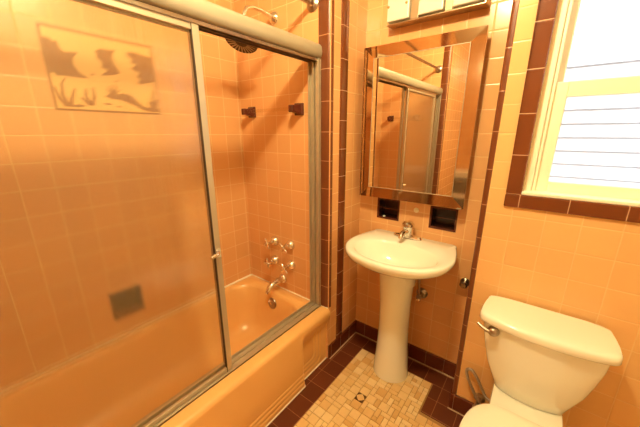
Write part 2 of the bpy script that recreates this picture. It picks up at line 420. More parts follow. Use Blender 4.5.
# baseboards
def base(name, a, c):
    b = MB(); b.box(a, c); return struct(b.build(name, m_base, bevel=0.003))
base('baseboard_side', (XR, 0.0, 0.0), (XR + 0.012, DS, 0.098))
base('baseboard_sink', (XR, DS - 0.010, 0.0), (XC, DS + 0.002, 0.098))
base('baseboard_toilet', (XC - 0.006, DT - 0.010, 0.0), (XE, DT + 0.012, 0.098))
base('baseboard_return', (XC - 0.008, DT, 0.0), (XC + 0.02, DS, 0.098))
b = MB()
b.box((XR + 0.010, 0.0, 0), (XR + 0.018, DS, 0.005)); b.box((XR + 0.012, DS - 0.018, 0), (XC - 0.006, DS - 0.008, 0.005))
b.box((XC - 0.010, DT - 0.018, 0), (XE, DT - 0.010, 0.004))
struct(b.build('trim_6', plain('grey_caulk', (0.50, 0.36, 0.22), 0.7, var=0.25, scale=40), bevel=0.002))

# window
win = struct(bpy.data.objects.new('window_1', None)); COL.objects.link(win); win.location = (WX0, DT + 0.05, WZ0)
YF = DT + 0.03
b = MB()    # jamb, stops and stool
for (x0, x1) in ((WX0, WX0 + 0.028), (WX1 - 0.028, WX1)): b.box((x0, YF, WZ0), (x1, DT + 0.187, WZ1))
for (x0, x1) in ((WX0 + 0.028, WX0 + 0.040), (WX1 - 0.040, WX1 - 0.028)): b.box((x0, YF + 0.012, WZ0), (x1, YF + 0.026, WZ1))
b.box((WX0, YF, WZ1 - 0.03), (WX1, DT + 0.187, WZ1)); b.box((WX0, DT - 0.004, WZ0), (WX1, DT + 0.187, WZ0 + 0.014))
b.build('window_frame', m_winpaint, win, bevel=0.003)
def sash(name, z0, z1, y, sw, rb, rt):
    x0, x1 = WX0 + 0.03, WX1 - 0.03
    b = MB(); b.box((x0, y, z0), (x0 + sw, y + 0.03, z1)); b.box((x1 - sw, y, z0), (x1, y + 0.03, z1))
    b.box((x0 + sw, y, z0), (x1 - sw, y + 0.03, z0 + rb)); b.box((x0 + sw, y, z1 - rt), (x1 - sw, y + 0.03, z1))
    s = b.build(name, m_winpaint, win, bevel=0.003)
    g = MB(); g.box((x0 + sw - 0.004, y + 0.013, z0 + rb - 0.004), (x1 - sw + 0.004, y + 0.016, z1 - rt + 0.004))
    g.build('pane', m_pane, s); return s
sash('lower_sash', WZ0 + 0.014, 1.612, YF + 0.027, 0.048, 0.040, 0.052)
sash('upper_sash', 1.565, WZ1 - 0.03, YF + 0.062, 0.030, 0.035, 0.03)

# neighbouring house seen through the window
nb = thing('neighboring_house', 'white clapboard house wall seen outside through the window', 'building', (1.9, 1.9, 0))
b = MB(); z = 1.072 - 0.1055 * 10
while z < 1.93:
    b.prism([(1.9, z), (1.9, z + 0.1055), (2.0, z + 0.1055), (2.0, z)], lambda u, v, d: (d, u, v), 0.6, 4.6)
    b.prism([(1.850, z + 0.014), (1.872, z + 0.1055), (1.9, z + 0.1055), (1.9, z + 0.014)], lambda u, v, d: (d, u, v), 0.6, 4.6)
    z += 0.1055
b.build('clapboard_siding', m_siding, nb)
b = MB(); b.box((0.6, 1.852, z - 0.002), (4.6, 2.0, z + 0.9)); b.build('plain_glare_board', m_siding, nb)  # added plain board, stands in for upper siding washed out by overexposure

# ================================================================== bathtub
tub = thing('bathtub', 'peach enamelled alcove bathtub with a stepped apron', 'bathtub', (0.376, -0.76, 0))
TX1 = 0.751
b = MB()
def ring(ix0, ix1, iy0, iy1, r, z): return rrect(ix0, ix1, iy0, iy1, r, z, 12)
e0 = 0.003
rings = [ring(e0, 0.70, YA + e0, -e0, 0.004, 0.01), ring(e0, 0.70, YA + e0, -e0, 0.004, 0.30), ring(e0, TX1 - 0.012, YA + e0, -e0, 0.006, 0.345), ring(e0, TX1 - 0.004, YA + e0, -e0, 0.006, 0.362), ring(e0 + 0.002, TX1 - 0.010, YA + e0 + 0.002, -e0 - 0.002, 0.008, 0.374), ring(e0 + 0.006, TX1 - 0.02, YA + 0.012, -0.008, 0.012, ZR),
         ring(0.050, 0.622, YA + 0.10, -0.072, 0.13, ZR), ring(0.056, 0.616, YA + 0.107, -0.080, 0.128, ZR - 0.004),
         ring(0.066, 0.606, YA + 0.12, -0.092, 0.125, ZR - 0.022), ring(0.088, 0.588, YA + 0.17, -0.112, 0.12, 0.24),
         ring(0.115, 0.565, YA + 0.25, -0.140, 0.11, 0.12), ring(0.15, 0.535, YA + 0.32, -0.175, 0.10, 0.072), ring(0.22, 0.46, YA + 0.42, -0.26, 0.08, 0.060)]
b.loft(rings, True, True)
body = b.build('tub_body', m_tub, tub, angle=60)
# apron: height field x = f(y, z)
def sstep(a, c, t):
    t = max(0, min(1, (t - a) / (c - a))); return t * t * (3 - 2 * t)
def apron_x(y, z):
    u = min(-y, y - YA)                    # distance from the nearer end
    centre = sstep(0.238, 0.262, u)
    x = 0.716 + 0.036 * centre
    # stepped ridges: nested round-cornered lines
    uu = u - 0.035
    for a in (0.030, 0.058, 0.082):
        if centre > 0.5: d = z - a
        else:
            R_ = 0.035; px_, pz_ = uu - a, z - a
            if px_ < R_ and pz_ < R_: d = R_ - math.hypot(R_ - px_, R_ - pz_)
            else: d = min(px_, pz_)
        x += 0.0030 * (1 - sstep(-0.002, 0.006, d)) - 0.0012 * math.exp(-((d - 0.009) / 0.004) ** 2)
    # flare up into the rim
    x = max(x, 0) + (0.7525 - x) * sstep(0.225, 0.345, z)
    return x
b = MB(); ys = sorted(set([round(-i * 0.004, 4) for i in range(0, 76)] + [round(YA + i * 0.004, 4) for i in range(0, 76)] + [-0.30 - i * 0.046 for i in range(1, 20)]))
ys = [min(-e0, max(YA + e0, y)) for y in ys]; ys = sorted(set(ys))
zs = [0.0] + [0.004 * i for i in range(1, 34)] + [0.14 + i * 0.02 for i in range(0, 6)] + [0.25 + 0.008 * i for i in range(0, 12)] + [0.346, 0.354]
zs = sorted(set(round(z, 4) for z in zs))
rows = []
for z in zs: rows.append([(apron_x(y, z), y, z) for y in ys])
for (dx, z) in ((0.000, 0.358), (-0.002, 0.364), (-0.006, 0.371), (-0.012, 0.3765), (-0.022, 0.3795), (-0.04, 0.3795)): rows.append([(0.7525 + dx, y, z) for y in ys])
n = len(ys); vs = [p for r in rows for p in r]; fs = [(i * n + j, i * n + j + 1, (i + 1) * n + j + 1, (i + 1) * n + j) for i in range(len(rows) - 1) for j in range(n - 1)]
# end faces so that the apron is solid
for j in (0, n - 1):
    for i in range(len(rows) - 1): pass
b.add(vs, fs, 0, True)
for j in (0, n - 1):
    col = [rows[i][j] for i in range(len(rows))]; b.add(col + [(0.69, ys[j], 0.3795), (0.69, ys[j], 0.0)], [tuple(range(len(col) + 2))])
b.build('apron', m_tub, tub, angle=80)
# drain, overflow
b = MB(); b.lathe([(0.030, -0.004), (0.030, 0.002), (0.026, 0.004), (0.001, 0.004)], (0.34, -0.30, 0.060)); b.build('drain', m_chrome, tub)
b = MB(); b.lathe([(0.038, -0.03), (0.038, 0.004), (0.034, 0.009), (0.012, 0.013), (0.001, 0.013)], (0.335, -0.098, 0.305), (0, -1, 0.18))
ov = b.build('overflow_plate', m_dull, tub)
b = MB(); b.tube([(0.335, -0.108, 0.300), (0.335, -0.120, 0.322), (0.335, -0.128, 0.336)], [0.005, 0.0045, 0.006]); b.build('trip_lever', m_chrome, ov)
# caulk along apron foot and along wall ledge
b = MB()
pts = [(apron_x(y, 0) + 0.001, y, 0.002) for y in ys if y > -1.4]
b.tube([(x, y, z) for x, y, z in pts[::2]], 0.0042, 6)
o = b.build('caulk_bead', m_caulk, tub); lab(o, 'white caulk line along the foot of the apron')
b = MB(); b.tube([(0.0085, YA + 0.02, ZR + 0.001), (0.0085, -0.5, ZR + 0.001), (0.0085, -0.010, ZR + 0.001)], 0.008, 8); b.tube([(0.006, -0.004, ZR + 0.001), (0.3, -0.004, ZR + 0.001), (0.66, -0.004, ZR + 0.001), (0.735, -0.006, ZR + 0.001)], 0.004, 6)
o = b.build('caulk_bead', m_caulk, tub); lab(o, 'pale caulk line where the tub meets the tiled walls')

# ================================================================== shower door enclosure
enc = thing('shower_door_frame', 'satin metal shower door frame with rounded header over the tub', 'shower frame', (0.65, -0.76, ZR))
HX0, HX1, HZ0, HZ1 = 0.612, 0.690, 1.792, 1.862
b = MB()
prof = [(HX0, HZ0 + 0.004), (HX0, HZ0 + 0.045)] + [(0.651 - 0.039 * math.cos(a), HZ0 + 0.045 + 0.026 * math.sin(a)) for a in (PI * k / 10 for k in range(1, 10))] + [(HX1, HZ0 + 0.045), (HX1 + 0.002, HZ0 + 0.025), (HX1 - 0.004, HZ0 + 0.006), (HX1 - 0.012, HZ0), (HX0 + 0.006, HZ0)]
b.prism(prof, lambda u, v, d: (u, d, v), YA + 0.003, -0.009, 0, True)
hd = b.build('header', m_head, enc, angle=50)
b = MB()
for x in (0.622, 0.648, 0.674): b.box((x - 0.0015, YA + 0.004, HZ0 - 0.014), (x + 0.0015, -0.03, HZ0 + 0.001))
b.box((0.620, YA + 0.004, HZ0 - 0.002), (0.676, -0.03, HZ0 - 0.0005), 1)
b.build('door_guide', [m_dull, m_darkgap], hd)
def jamb(y0, y1):
    b = MB(); s = 1 if y1 > y0 else -1
    b.box((0.612, y0, ZR + 0.014), (0.684, y0 + s * 0.004, HZ0)); b.box((0.612, y0, ZR + 0.014), (0.618, y1, HZ0))
    b.box((0.644, y0, ZR + 0.014), (0.650, y1, HZ0)); b.box((0.676, y0, ZR + 0.014), (0.684, y1, HZ0)); b.box((0.656, y0, ZR + 0.014), (0.670, y0 + s * 0.012, HZ0))
    return b.build('jamb', m_alum, enc, bevel=0.0015)
jamb(-0.0085, -0.030); jamb(YA + 0.0085, YA + 0.030)
b = MB()
b.box((0.618, YA + 0.003, ZR - 0.001), (0.684, -0.006, ZR + 0.006))
b.box((0.618, YA + 0.003, ZR), (0.624, -0.006, ZR + 0.022)); b.box((0.647, YA + 0.003, ZR), (0.652, -0.006, ZR + 0.014)); b.box((0.678, YA + 0.003, ZR), (0.684, -0.006, ZR + 0.009))
b.build('bottom_track', m_alum, enc)

def glass_panel(x, y0, y1, label, handle):
    t = thing('sliding_glass_panel', label, 'shower door', (x, (y0 + y1) / 2, ZR + 0.02))
    z0, z1 = ZR + 0.0075, HZ0 - 0.003
    b = MB(); b.box((x - 0.0025, y0 + 0.012, z0 + 0.012), (x + 0.0025, y1 - 0.012, z1 - 0.012)); lab(b.build('glass_pane', m_glass, t), 'hazy obscure glass')
    for (a, c) in ((y0, y0 + 0.026), (y1 - 0.026, y1)):
        b = MB(); b.box((x - 0.009, a, z0), (x + 0.009, c, z1)); s = b.build('stile', m_alum, t, bevel=0.002)
    b = MB(); b.box((x - 0.007, y0 + 0.026, z1 - 0.030), (x + 0.007, y1 - 0.026, z1)); b.build('top_rail', m_alum, t, bevel=0.0015)
    b = MB(); b.box((x - 0.007, y0 + 0.026, z0), (x + 0.007, y1 - 0.026, z0 + 0.020)); b.build('bottom_rail', m_alum, t, bevel=0.0015)
    if handle:
        b = MB(); b.box((x + 0.009, y1 - 0.024, 0.945), (x + 0.013, y1 - 0.002, 0.985))
        b.tube([(x + 0.012, y1 - 0.016, 0.968), (x + 0.030, y1 - 0.030, 0.968), (x + 0.034, y1 - 0.060, 0.966)], [0.009, 0.009, 0.006], 10)
        lab(b.build('pull_handle', m_chrome, t, bevel=0.001), 'small chrome finger pull')
        b = MB(); b.box((x - 0.004, y1 - 0.0275, z0), (x + 0.0095, y1 - 0.0255, z1)); b.build('gap_shadow_strip', m_darkgap, t)  # dark strip painted in for the shadow of the gap beside the stile
    return t
glass_panel(0.664, -1.400, -0.662, 'room-side sliding shower panel of hazy glass with a chrome pull', True)
glass_panel(0.634, -1.480, -0.652, 'tub-side sliding shower panel of hazy glass behind the one with the pull', False)

# shower rod
rod = thing('shower_curtain_rod', 'dull metal shower curtain rod above the door header', 'curtain rod', (0.627, 0, 2.044))
b = MB(); b.tube([(0.627, -0.006, 2.044), (0.627, YA / 2, 2.044), (0.627, YA + 0.006, 2.044)], 0.0125, 16); b.build('rod', m_dull, rod)
for y, s in ((0, -1), (YA, 1)):
    b = MB(); b.lathe([(0.036, 0.0), (0.036, 0.004), (0.030, 0.010), (0.018, 0.016), (0.016, 0.035), (0.014, 0.036)], (0.627, y, 2.044), (0, s, 0)); b.build('rod_flange', m_dull, rod)

# shower head
sh = thing('overhead_shower', 'round dark-faced shower head on a bent chrome arm', 'shower head', (0.351, 0, 2.04))
b = MB(); b.lathe([(0.036, 0.0), (0.035, 0.006), (0.026, 0.014), (0.016, 0.022), (0.012, 0.024)], (0.351, 0, 2.040), (0, -1, 0), 8); b.build('wall_flange', m_chrome, sh)
arm = [Vector(p) for p in ((0.351, -0.01, 2.038), (0.352, -0.05, 2.046), (0.353, -0.10, 2.050), (0.353, -0.15, 2.048), (0.353, -0.187, 2.034), (0.352, -0.208, 2.004), (0.351, -0.212, 1.965), (0.350, -0.214, 1.925))]
b = MB(); b.tube(arm, 0.0105, 14); b.build('arm', m_chrome, sh)
ax = Vector((0.10, -0.42, -0.90)).normalized(); o0 = Vector((0.349, -0.210, 1.930))
b = MB(); b.lathe([(0.014, 0.0), (0.016, 0.01), (0.013, 0.02), (0.028, 0.032), (0.070, 0.046), (0.082, 0.052), (0.084, 0.062), (0.080, 0.066), (0.001, 0.066)], o0, ax, 28)
hd_ = b.build('spray_head', m_dull, sh)
b = MB(); e1 = Vector((1, 0, 0)); e1 = (e1 - ax * e1.dot(ax)).normalized(); e2 = ax.cross(e1); c0 = o0 + ax * 0.0665
for k in range(24):
    a = 2 * PI * k / 24; d = e1 * math.cos(a) + e2 * math.sin(a); w = ax.cross(d) * 0.0028
    p, q_ = c0 + d * 0.030, c0 + d * 0.074
    b.add([p - w, p + w, q_ + w, q_ - w, p - w + ax * 0.003, p + w + ax * 0.003, q_ + w + ax * 0.003, q_ - w + ax * 0.003], [(0, 3, 2, 1), (4, 5, 6, 7), (0, 1, 5, 4), (1, 2, 6, 5), (2, 3, 7, 6), (3, 0, 4, 7)])
lab(b.build('nozzle_ring', m_dull, hd_), 'radial spray slots')
b = MB(); b.lathe([(0.079, 0), (0.079, 0.0012), (0.001, 0.0012)], o0 + ax * 0.0655, ax, 28); b.build('face_plate', m_darkgap, hd_)

# valve handles
def valve(x, z, rot, label):
    t = thing('shower_valve', label, 'faucet handle', (x, 0, z), 'chrome cross handle valves on the tub end wall')
    b = MB(); b.lathe([(0.034, 0.0), (0.034, 0.004), (0.031, 0.014), (0.024, 0.026), (0.016, 0.034), (0.011, 0.036)], (x, 0, z), (0, -1, 0), 24); b.build('escutcheon', m_chrome, t)
    b = MB(); b.lathe([(0.008, 0.03), (0.008, 0.062), (0.012, 0.066), (0.013, 0.080), (0.008, 0.086), (0.001, 0.087)], (x, 0, z), (0, -1, 0), 16); h = b.build('stem', m_chrome, t)
    b = MB()
    for k in range(4):
        a = rot + k * PI / 2; d = Vector((math.cos(a), 0, math.sin(a))); p = Vector((x, -0.074, z))
        b.tube([p, p + d * 0.014, p + d * 0.032, p + d * 0.038], [0.006, 0.0050, 0.0075, 0.004], 10)
    b.build('cross_handle', m_chrome, t)
valve(0.283, 0.722, 0.5, 'chrome cross-handle valve, upper one nearer the corner'); valve(0.433, 0.730, 0.9, 'chrome cross-handle valve, upper one nearer the door frame')
valve(0.278, 0.578, 0.2, 'chrome cross-handle valve, lower one nearer the corner'); valve(0.434, 0.587, 0.8, 'chrome cross-handle valve, lower one nearer the door frame, above the spout')
# spout
t = thing('tub_spout', 'chrome tub spout below the cross-handle valves', 'spout', (0.345, 0, 0.455))
b = MB(); b.lathe([(0.033, 0), (0.033, 0.005), (0.027, 0.016), (0.020, 0.022)], (0.345, 0, 0.455), (0, -1, 0)); b.build('escutcheon', m_chrome, t)
b = MB(); b.tube([(0.345, -0.008, 0.455), (0.343, -0.05, 0.456), (0.340, -0.095, 0.448), (0.338, -0.125, 0.432), (0.337, -0.137, 0.408), (0.337, -0.139, 0.400)], [0.021, 0.020, 0.018, 0.017, 0.016, 0.0165], 18); b.build('spout_body', m_chrome, t)
b = MB(); b.lathe([(0.005, 0), (0.005, 0.012), (0.009, 0.016), (0.008, 0.024), (0.001, 0.026)], (0.339, -0.118, 0.448), (0, 0, 1), 12); b.build('diverter_knob', m_chrome, t)

# towel bars on the two end walls of the tub
def towel_bar(y, sgn, xa, xb, z, label):
    t = thing('towel_bar', label, 'towel bar', ((xa + xb) / 2, y, z))
    for x0 in (xa, xb):
        b = MB()
        sec = lambda w, h, d: [(x0 + u, y + sgn * d, z + v) for u, v in ((-w, -h), (w, -h), (w, h), (-w, h))]
        b.loft([sec(0.032, 0.032, 0), sec(0.032, 0.032, 0.010), sec(0.024, 0.024, 0.018), sec(0.016, 0.018, 0.055), sec(0.016, 0.019, 0.075), sec(0.011, 0.013, 0.079)], smooth=False)
        b.build('bracket', m_ceramic_brown, t, bevel=0.003)
    b = MB(); b.tube([(xa + 0.015, y + sgn * 0.060, z), ((xa + xb) / 2, y + sgn * 0.060, z), (xb - 0.015, y + sgn * 0.060, z)], 0.009, 12); lab(b.build('bar', m_acrylic, t), 'clear plastic bar')
towel_bar(0, -1, 0.125, 0.528, 1.560, 'clear towel bar between two brown ceramic brackets, above the shower valves')
towel_bar(YA, 1, 0.130, 0.430, 1.570, 'towel bar with brown brackets on the near tub wall, seen in the mirror')

# recessed brown soap dish on the long wall
t = thing('recessed_soap_dish', 'dark brown ceramic soap dish set in the long tiled wall', 'soap dish', (0, -0.83, 0.478))
def niche_box(t, fn, u0, u1, v0, v1, front, back, rim, lipout, m_rim, m_in, lip=True):
    """fn(u, v, d): d measured out of the wall"""
    b = MB()
    def ring_(a, d): return [fn(u0 + a, v0 + a, d), fn(u1 - a, v0 + a, d), fn(u1 - a, v1 - a, d), fn(u0 + a, v1 - a, d)]
    b.loft([ring_(-0.0, -0.001), ring_(-0.0, lipout), ring_(rim, lipout), ring_(rim + 0.002, 0.0)], False, False, smooth=False)
    b.build('rim', m_rim, t)
    b = MB(); b.loft([ring_(rim + 0.002, 0.0), ring_(rim + 0.006, -back)], False, True, smooth=False); b.build('recess', m_in, t)
niche_box(t, lambda u, v, d: (d, u, v), *SD, 0, 0.055, 0.010, 0.005, m_ceramic_brown, m_niche_in)
b = MB(); b.box((-0.04, SD[0] + 0.014, SD[2] + 0.012), (0.018, SD[1] - 0.014, SD[2] + 0.022)); b.box((0.012, SD[0] + 0.014, SD[2] + 0.012), (0.020, SD[1] - 0.014, SD[2] + 0.036)); b.build('tray', m_ceramic_brown, t, bevel=0.004)

# recessed niches over the sink
for nm, hole, lb in (('a', NA, 'small dark brown ceramic wall recess near the corner, above the sink'), ('b', NB, 'dark brown ceramic wall recess above the sink on the toilet side')):
    t = thing('recessed_holder', lb, 'wall recess', ((hole[0] + hole[1]) / 2, DS, hole[2]), 'brown recesses under the mirror cabinet')
    niche_box(t, lambda u, v, d: (u, DS - d, v), *hole, 0, 0.075, 0.009, 0.004, m_ceramic_brown, m_niche_in)
    if nm == 'a':
        b = MB(); b.box((0.905, DS - 0.001, NA[2] + 0.010), (0.917, DS + 0.012, NA[2] + 0.018)); lab(b.build('chip', m_white, t, bevel=0.002), 'small white chip on the recess floor')
    b = MB(); b.box((hole[0] + 0.02, DS + 0.035, hole[2] + 0.055), (hole[1] - 0.02, DS + 0.045, hole[2] + 0.060)); b.build('ledge', m_ceramic_brown, t, bevel=0.002)
b = MB(); b.lathe([(0.016, 0), (0.015, 0.004), (0.008, 0.007), (0.001, 0.007)], (1.112, DS + 0.001, 1.000), (0, -1, 0), 14)
tag(b.build('plaster_patch', m_patch), 'small pale plaster patch on the tile between the two brown recesses', 'patch')

# ================================================================== tile mural
t = thing('tile_mural', 'peach tile mural with brown silhouettes of birds and reeds on the long wall', 'mural', (0, -0.73, 1.53))
MY0, MY1, MZ0, MZ1 = -0.943, -0.519, 1.525, 1.848
def mf(u, v, d): return (d, MY0 + u * (MY1 - MY0), MZ0 + v * (MZ1 - MZ0))
b = MB(); b.prism([(0, 0), (1, 0), (1, 1), (0, 1)], mf, 0.0, 0.002); b.build('glazed_ground', m_mural_pale, t)
b = MB(); w = 0.018; wv = 0.026
for q4 in ([(0, 0), (1, 0), (1, wv), (0, wv)], [(0, 1 - wv), (1, 1 - wv), (1, 1), (0, 1)], [(0, wv), (w, wv), (w, 1 - wv), (0, 1 - wv)], [(1 - w, wv), (1, wv), (1, 1 - wv), (1 - w, 1 - wv)]): b.prism(q4, mf, 0.002, 0.0028)
b.build('border_line', m_mural_brown, t)
b = MB()
shapes = [
 [(0.02, 0.86), (0.07, 0.85), (0.10, 0.82), (0.12, 0.84), (0.14, 0.74), (0.17, 0.72), (0.22, 0.73), (0.27, 0.735), (0.25, 0.70), (0.225, 0.66), (0.215, 0.60), (0.225, 0.55), (0.26, 0.49), (0.30, 0.455), (0.33, 0.43), (0.22, 0.425), (0.12, 0.43), (0.07, 0.42), (0.05, 0.46), (0.02, 0.44)],
 [(0.42, 0.79), (0.46, 0.83), (0.50, 0.84), (0.55, 0.84), (0.61, 0.85), (0.585, 0.80), (0.575, 0.74), (0.585, 0.67), (0.61, 0.60), (0.62, 0.55), (0.57, 0.52), (0.50, 0.50), (0.445, 0.49), (0.46, 0.52), (0.50, 0.55), (0.50, 0.58), (0.455, 0.60), (0.47, 0.64), (0.455, 0.68), (0.43, 0.72), (0.435, 0.76)],
 [(0.72, 0.86), (0.80, 0.87), (0.98, 0.84), (0.98, 0.50), (0.93, 0.47), (0.87, 0.46), (0.84, 0.43), (0.80, 0.45), (0.82, 0.50), (0.80, 0.54), (0.82, 0.60), (0.77, 0.62), (0.745, 0.65), (0.78, 0.67), (0.80, 0.71), (0.75, 0.72), (0.77, 0.77), (0.73, 0.80)],
 [(0.44, 0.22), (0.50, 0.27), (0.56, 0.25), (0.60, 0.28), (0.67, 0.27), (0.72, 0.24), (0.76, 0.17), (0.82, 0.11), (0.90, 0.10), (0.98, 0.09), (0.98, 0.045), (0.90, 0.035), (0.80, 0.06), (0.72, 0.12), (0.64, 0.16), (0.56, 0.19), (0.50, 0.185)],
 [(0.40, 0.12), (0.46, 0.13), (0.50, 0.115), (0.46, 0.10)], [(0.52, 0.09), (0.58, 0.10), (0.57, 0.075)], [(0.12, 0.06), (0.20, 0.09), (0.26, 0.07), (0.18, 0.045)],
 [(0.34, 0.50), (0.38, 0.49), (0.36, 0.465)], [(0.56, 0.44), (0.60, 0.45), (0.58, 0.425)],
]
def reed(x, z, pts, wd=0.012):
    sh_ = []; 
    for k in range(len(pts) - 1):
        (a0, b0), (a1, b1) = pts[k], pts[k + 1]; w0 = wd * (1 - k / len(pts)); w1 = wd * (1 - (k + 1) / len(pts))
        sh_.append([(x + a0 - w0, z + b0), (x + a0 + w0, z + b0), (x + a1 + w1, z + b1), (x + a1 - w1, z + b1)])
    return sh_
for x, z, pl in ((0.11, 0.05, [(0, 0), (-0.03, 0.14), (-0.02, 0.28), (0.02, 0.36)]), (0.13, 0.05, [(0, 0), (0.02, 0.12), (0.06, 0.24)]), (0.10, 0.05, [(0, 0), (-0.05, 0.10), (-0.07, 0.24)]),
                 (0.30, 0.08, [(0, 0), (-0.03, 0.12), (-0.02, 0.22)]), (0.31, 0.08, [(0, 0), (0.03, 0.12), (0.03, 0.24)]), (0.29, 0.08, [(0, 0), (-0.06, 0.10)]),
                 (0.93, 0.08, [(0, 0), (0.0, 0.15), (0.02, 0.28)]), (0.94, 0.08, [(0, 0), (0.03, 0.15)]), (0.92, 0.08, [(0, 0), (-0.03, 0.12)])):
    shapes += reed(x, z, pl, 0.020)
for a in range(7):
    an = math.radians(15 + a * 25); shapes += reed(0.53, 0.24, [(0, 0), (0.045 * math.cos(an), 0.07 * math.sin(an)), (0.09 * math.cos(an), 0.14 * math.sin(an))], 0.013)
for i, s_ in enumerate(shapes): b.prism(s_, mf, 0.002, 0.0026 + 0.00002 * i)
lab(b.build('silhouettes', m_mural_brown, t), 'brown glazed silhouettes of reeds around pale birds')

# ================================================================== medicine cabinet with framed mirror
CX0, CX1, CZ0, CZ1 = 0.782, 1.371, 1.063, 1.875
YM = 0.265
cab = thing('mirror_cabinet', 'wall cabinet with a mirror door framed by bronze mirror strips', 'cabinet', ((CX0 + CX1) / 2, DS, CZ0))
b = MB(); b.box((CX0 + 0.012, YM + 0.008, CZ0 + 0.012), (CX1 - 0.012, DS, CZ1 - 0.012)); b.build('cabinet_box', m_bronze, cab)
tilt = math.radians(-0.45)
def cf(x, z, d): # tilted door plane, d towards the room
    return (x, YM + (z - 1.47) * math.tan(tilt) - d, z)
IX0, IX1, IZ0, IZ1 = 0.838, 1.312, 1.122, 1.818
b = MB(); b.prism([(IX0, IZ0), (IX1, IZ0), (IX1, IZ1), (IX0, IZ1)], cf, 0.0, 0.004); b.build('mirror_pane', m_mirror, cab)
ins, outs, th = 0.0045, 0.0005, 0.004
I = [(IX0, IZ0), (IX1, IZ0), (IX1, IZ1), (IX0, IZ1)]; O = [(CX0, CZ0), (CX1, CZ0), (CX1, CZ1), (CX0, CZ1)]
OUT = [0.0115, 0.0005, 0.0005, 0.0115]      # how far each outer corner stands proud
for k in range(4):
    k2 = (k + 1) % 4; b = MB(); rows_ = []
    for t_ in [q / 16 for q in range(17)]:
        lerp = lambda a, c: a + (c - a) * t_
        pi_ = cf(lerp(I[k][0], I[k2][0]), lerp(I[k][1], I[k2][1]), ins); po_ = cf(lerp(O[k][0], O[k2][0]), lerp(O[k][1], O[k2][1]), lerp(OUT[k], OUT[k2]))
        rows_.append([pi_, po_, (po_[0], YM + 0.012, po_[2]), (pi_[0], YM + 0.012, pi_[2])])
    b.loft(rows_, True, True); b.build('mirror_strip', m_mirror_frame, cab, angle=30)
b = MB()
for k in range(4):
    p, q_ = I[k], I[(k + 1) % 4]; b.tube([cf(*p, 0.005), cf(*q_, 0.005)], 0.0018, 6)
b.build('mirror_bead', m_alum, cab)
b = MB()
for (x, z, s) in ((CX1 - 0.02, CZ0 - 0.001, 1),): b.box((x - 0.01, YM - 0.002, z - 0.002), (x + 0.01, YM + 0.012, z + 0.004))
b.build('door_catch', m_alum, cab)

# vanity light
van = thing('vanity_light', 'bronze wall light with three square opal glass panels above the mirror', 'wall light', (1.12, DS, 1.97))
b = MB(); b.box((0.890, 0.300, 1.966), (1.352, DS, 2.13)); b.build('back_plate', m_bronze, van, bevel=0.004)
b = MB()
for x0, x1 in ((1.016, 1.056), (1.178, 1.212)): b.box((x0, 0.278, 1.970), (x1, 0.302, 2.128))
b.box((0.894, 0.272, 1.963), (1.350, 0.302, 1.969)); b.box((1.342, 0.272, 1.966), (1.350, 0.302, 2.128))
b.build('divider', m_bronze, van, bevel=0.002)
for x0, x1 in ((0.898, 1.013), (1.058, 1.175), (1.214, 1.340)):
    b = MB(); b.box((x0, 0.262, 1.976), (x1, 0.298, 2.118)); s = b.build('glass_panel', m_opal, van, bevel=0.006, bseg=3)
    for sx in (x0 + 0.008, x1 - 0.014):
        b = MB(); b.lathe([(0.006, 0), (0.006, 0.004), (0.004, 0.007), (0.001, 0.008)], (sx, 0.263, 2.042), (0, -1, 0), 10)
        b.build('finial_screw', m_brass, s)

# ceiling lamp
cl = thing('ceiling_light', 'small lit globe lamp on the ceiling between tub and toilet', 'ceiling light', LAMP_POS)
b = MB(); b.lathe([(0.06, 0), (0.06, -0.02), (0.03, -0.035), (0.025, -0.07)], (LAMP_POS[0], LAMP_POS[1], H), (0, 0, 1)); b.build('canopy', m_bronze, cl)
b = MB(); R_ = 0.055; b.lathe([(R_ * math.sin(PI * k / 16), R_ * math.cos(PI * k / 16)) for k in range(17)], LAMP_POS, n=28, cap=False); b.build('globe', m_lamp, cl)

# ================================================================== pedestal sink
SX, SZ = 1.113, 0.842
snk = thing('pedestal_sink', 'white pedestal sink with an oval basin below the mirror', 'sink', (SX, 0.16, 0))
out_pts = [(-0.215, DS - 0.001), (0.0, DS - 0.001), (0.215, DS - 0.001), (0.246, 0.300), (0.275, 0.18), (0.281, 0.08), (0.250, -0.02), (0.165, -0.105), (0.0, -0.142), (-0.165, -0.105), (-0.250, -0.02), (-0.281, 0.08), (-0.275, 0.18), (-0.246, 0.300)]
NS = 84
base_r = spline_closed(out_pts, NS)
base_r = [Vector((p.x, min(p.y, DS - 0.001))) for p in base_r]
def sring(k, z, cy=0.10, lim=None):
    return [(SX + p.x * k, max(-9, cy + (p.y - cy) * k), z) for p in base_r]
def blend(z, t, rx, ryf, ryb, cy, k=1.0):
    out = []
    for i, p in enumerate(base_r):
        a = math.atan2(p.y - 0.10, p.x); ry = ryb if math.sin(a) > 0 else ryf
        ex, ey = rx * math.cos(a), cy + ry * math.sin(a)
        sx, sy = p.x * k, 0.10 + (p.y - 0.10) * k
        out.append((SX + sx * (1 - t) + ex * t, sy * (1 - t) + ey * t, z))
    return out
b = MB()
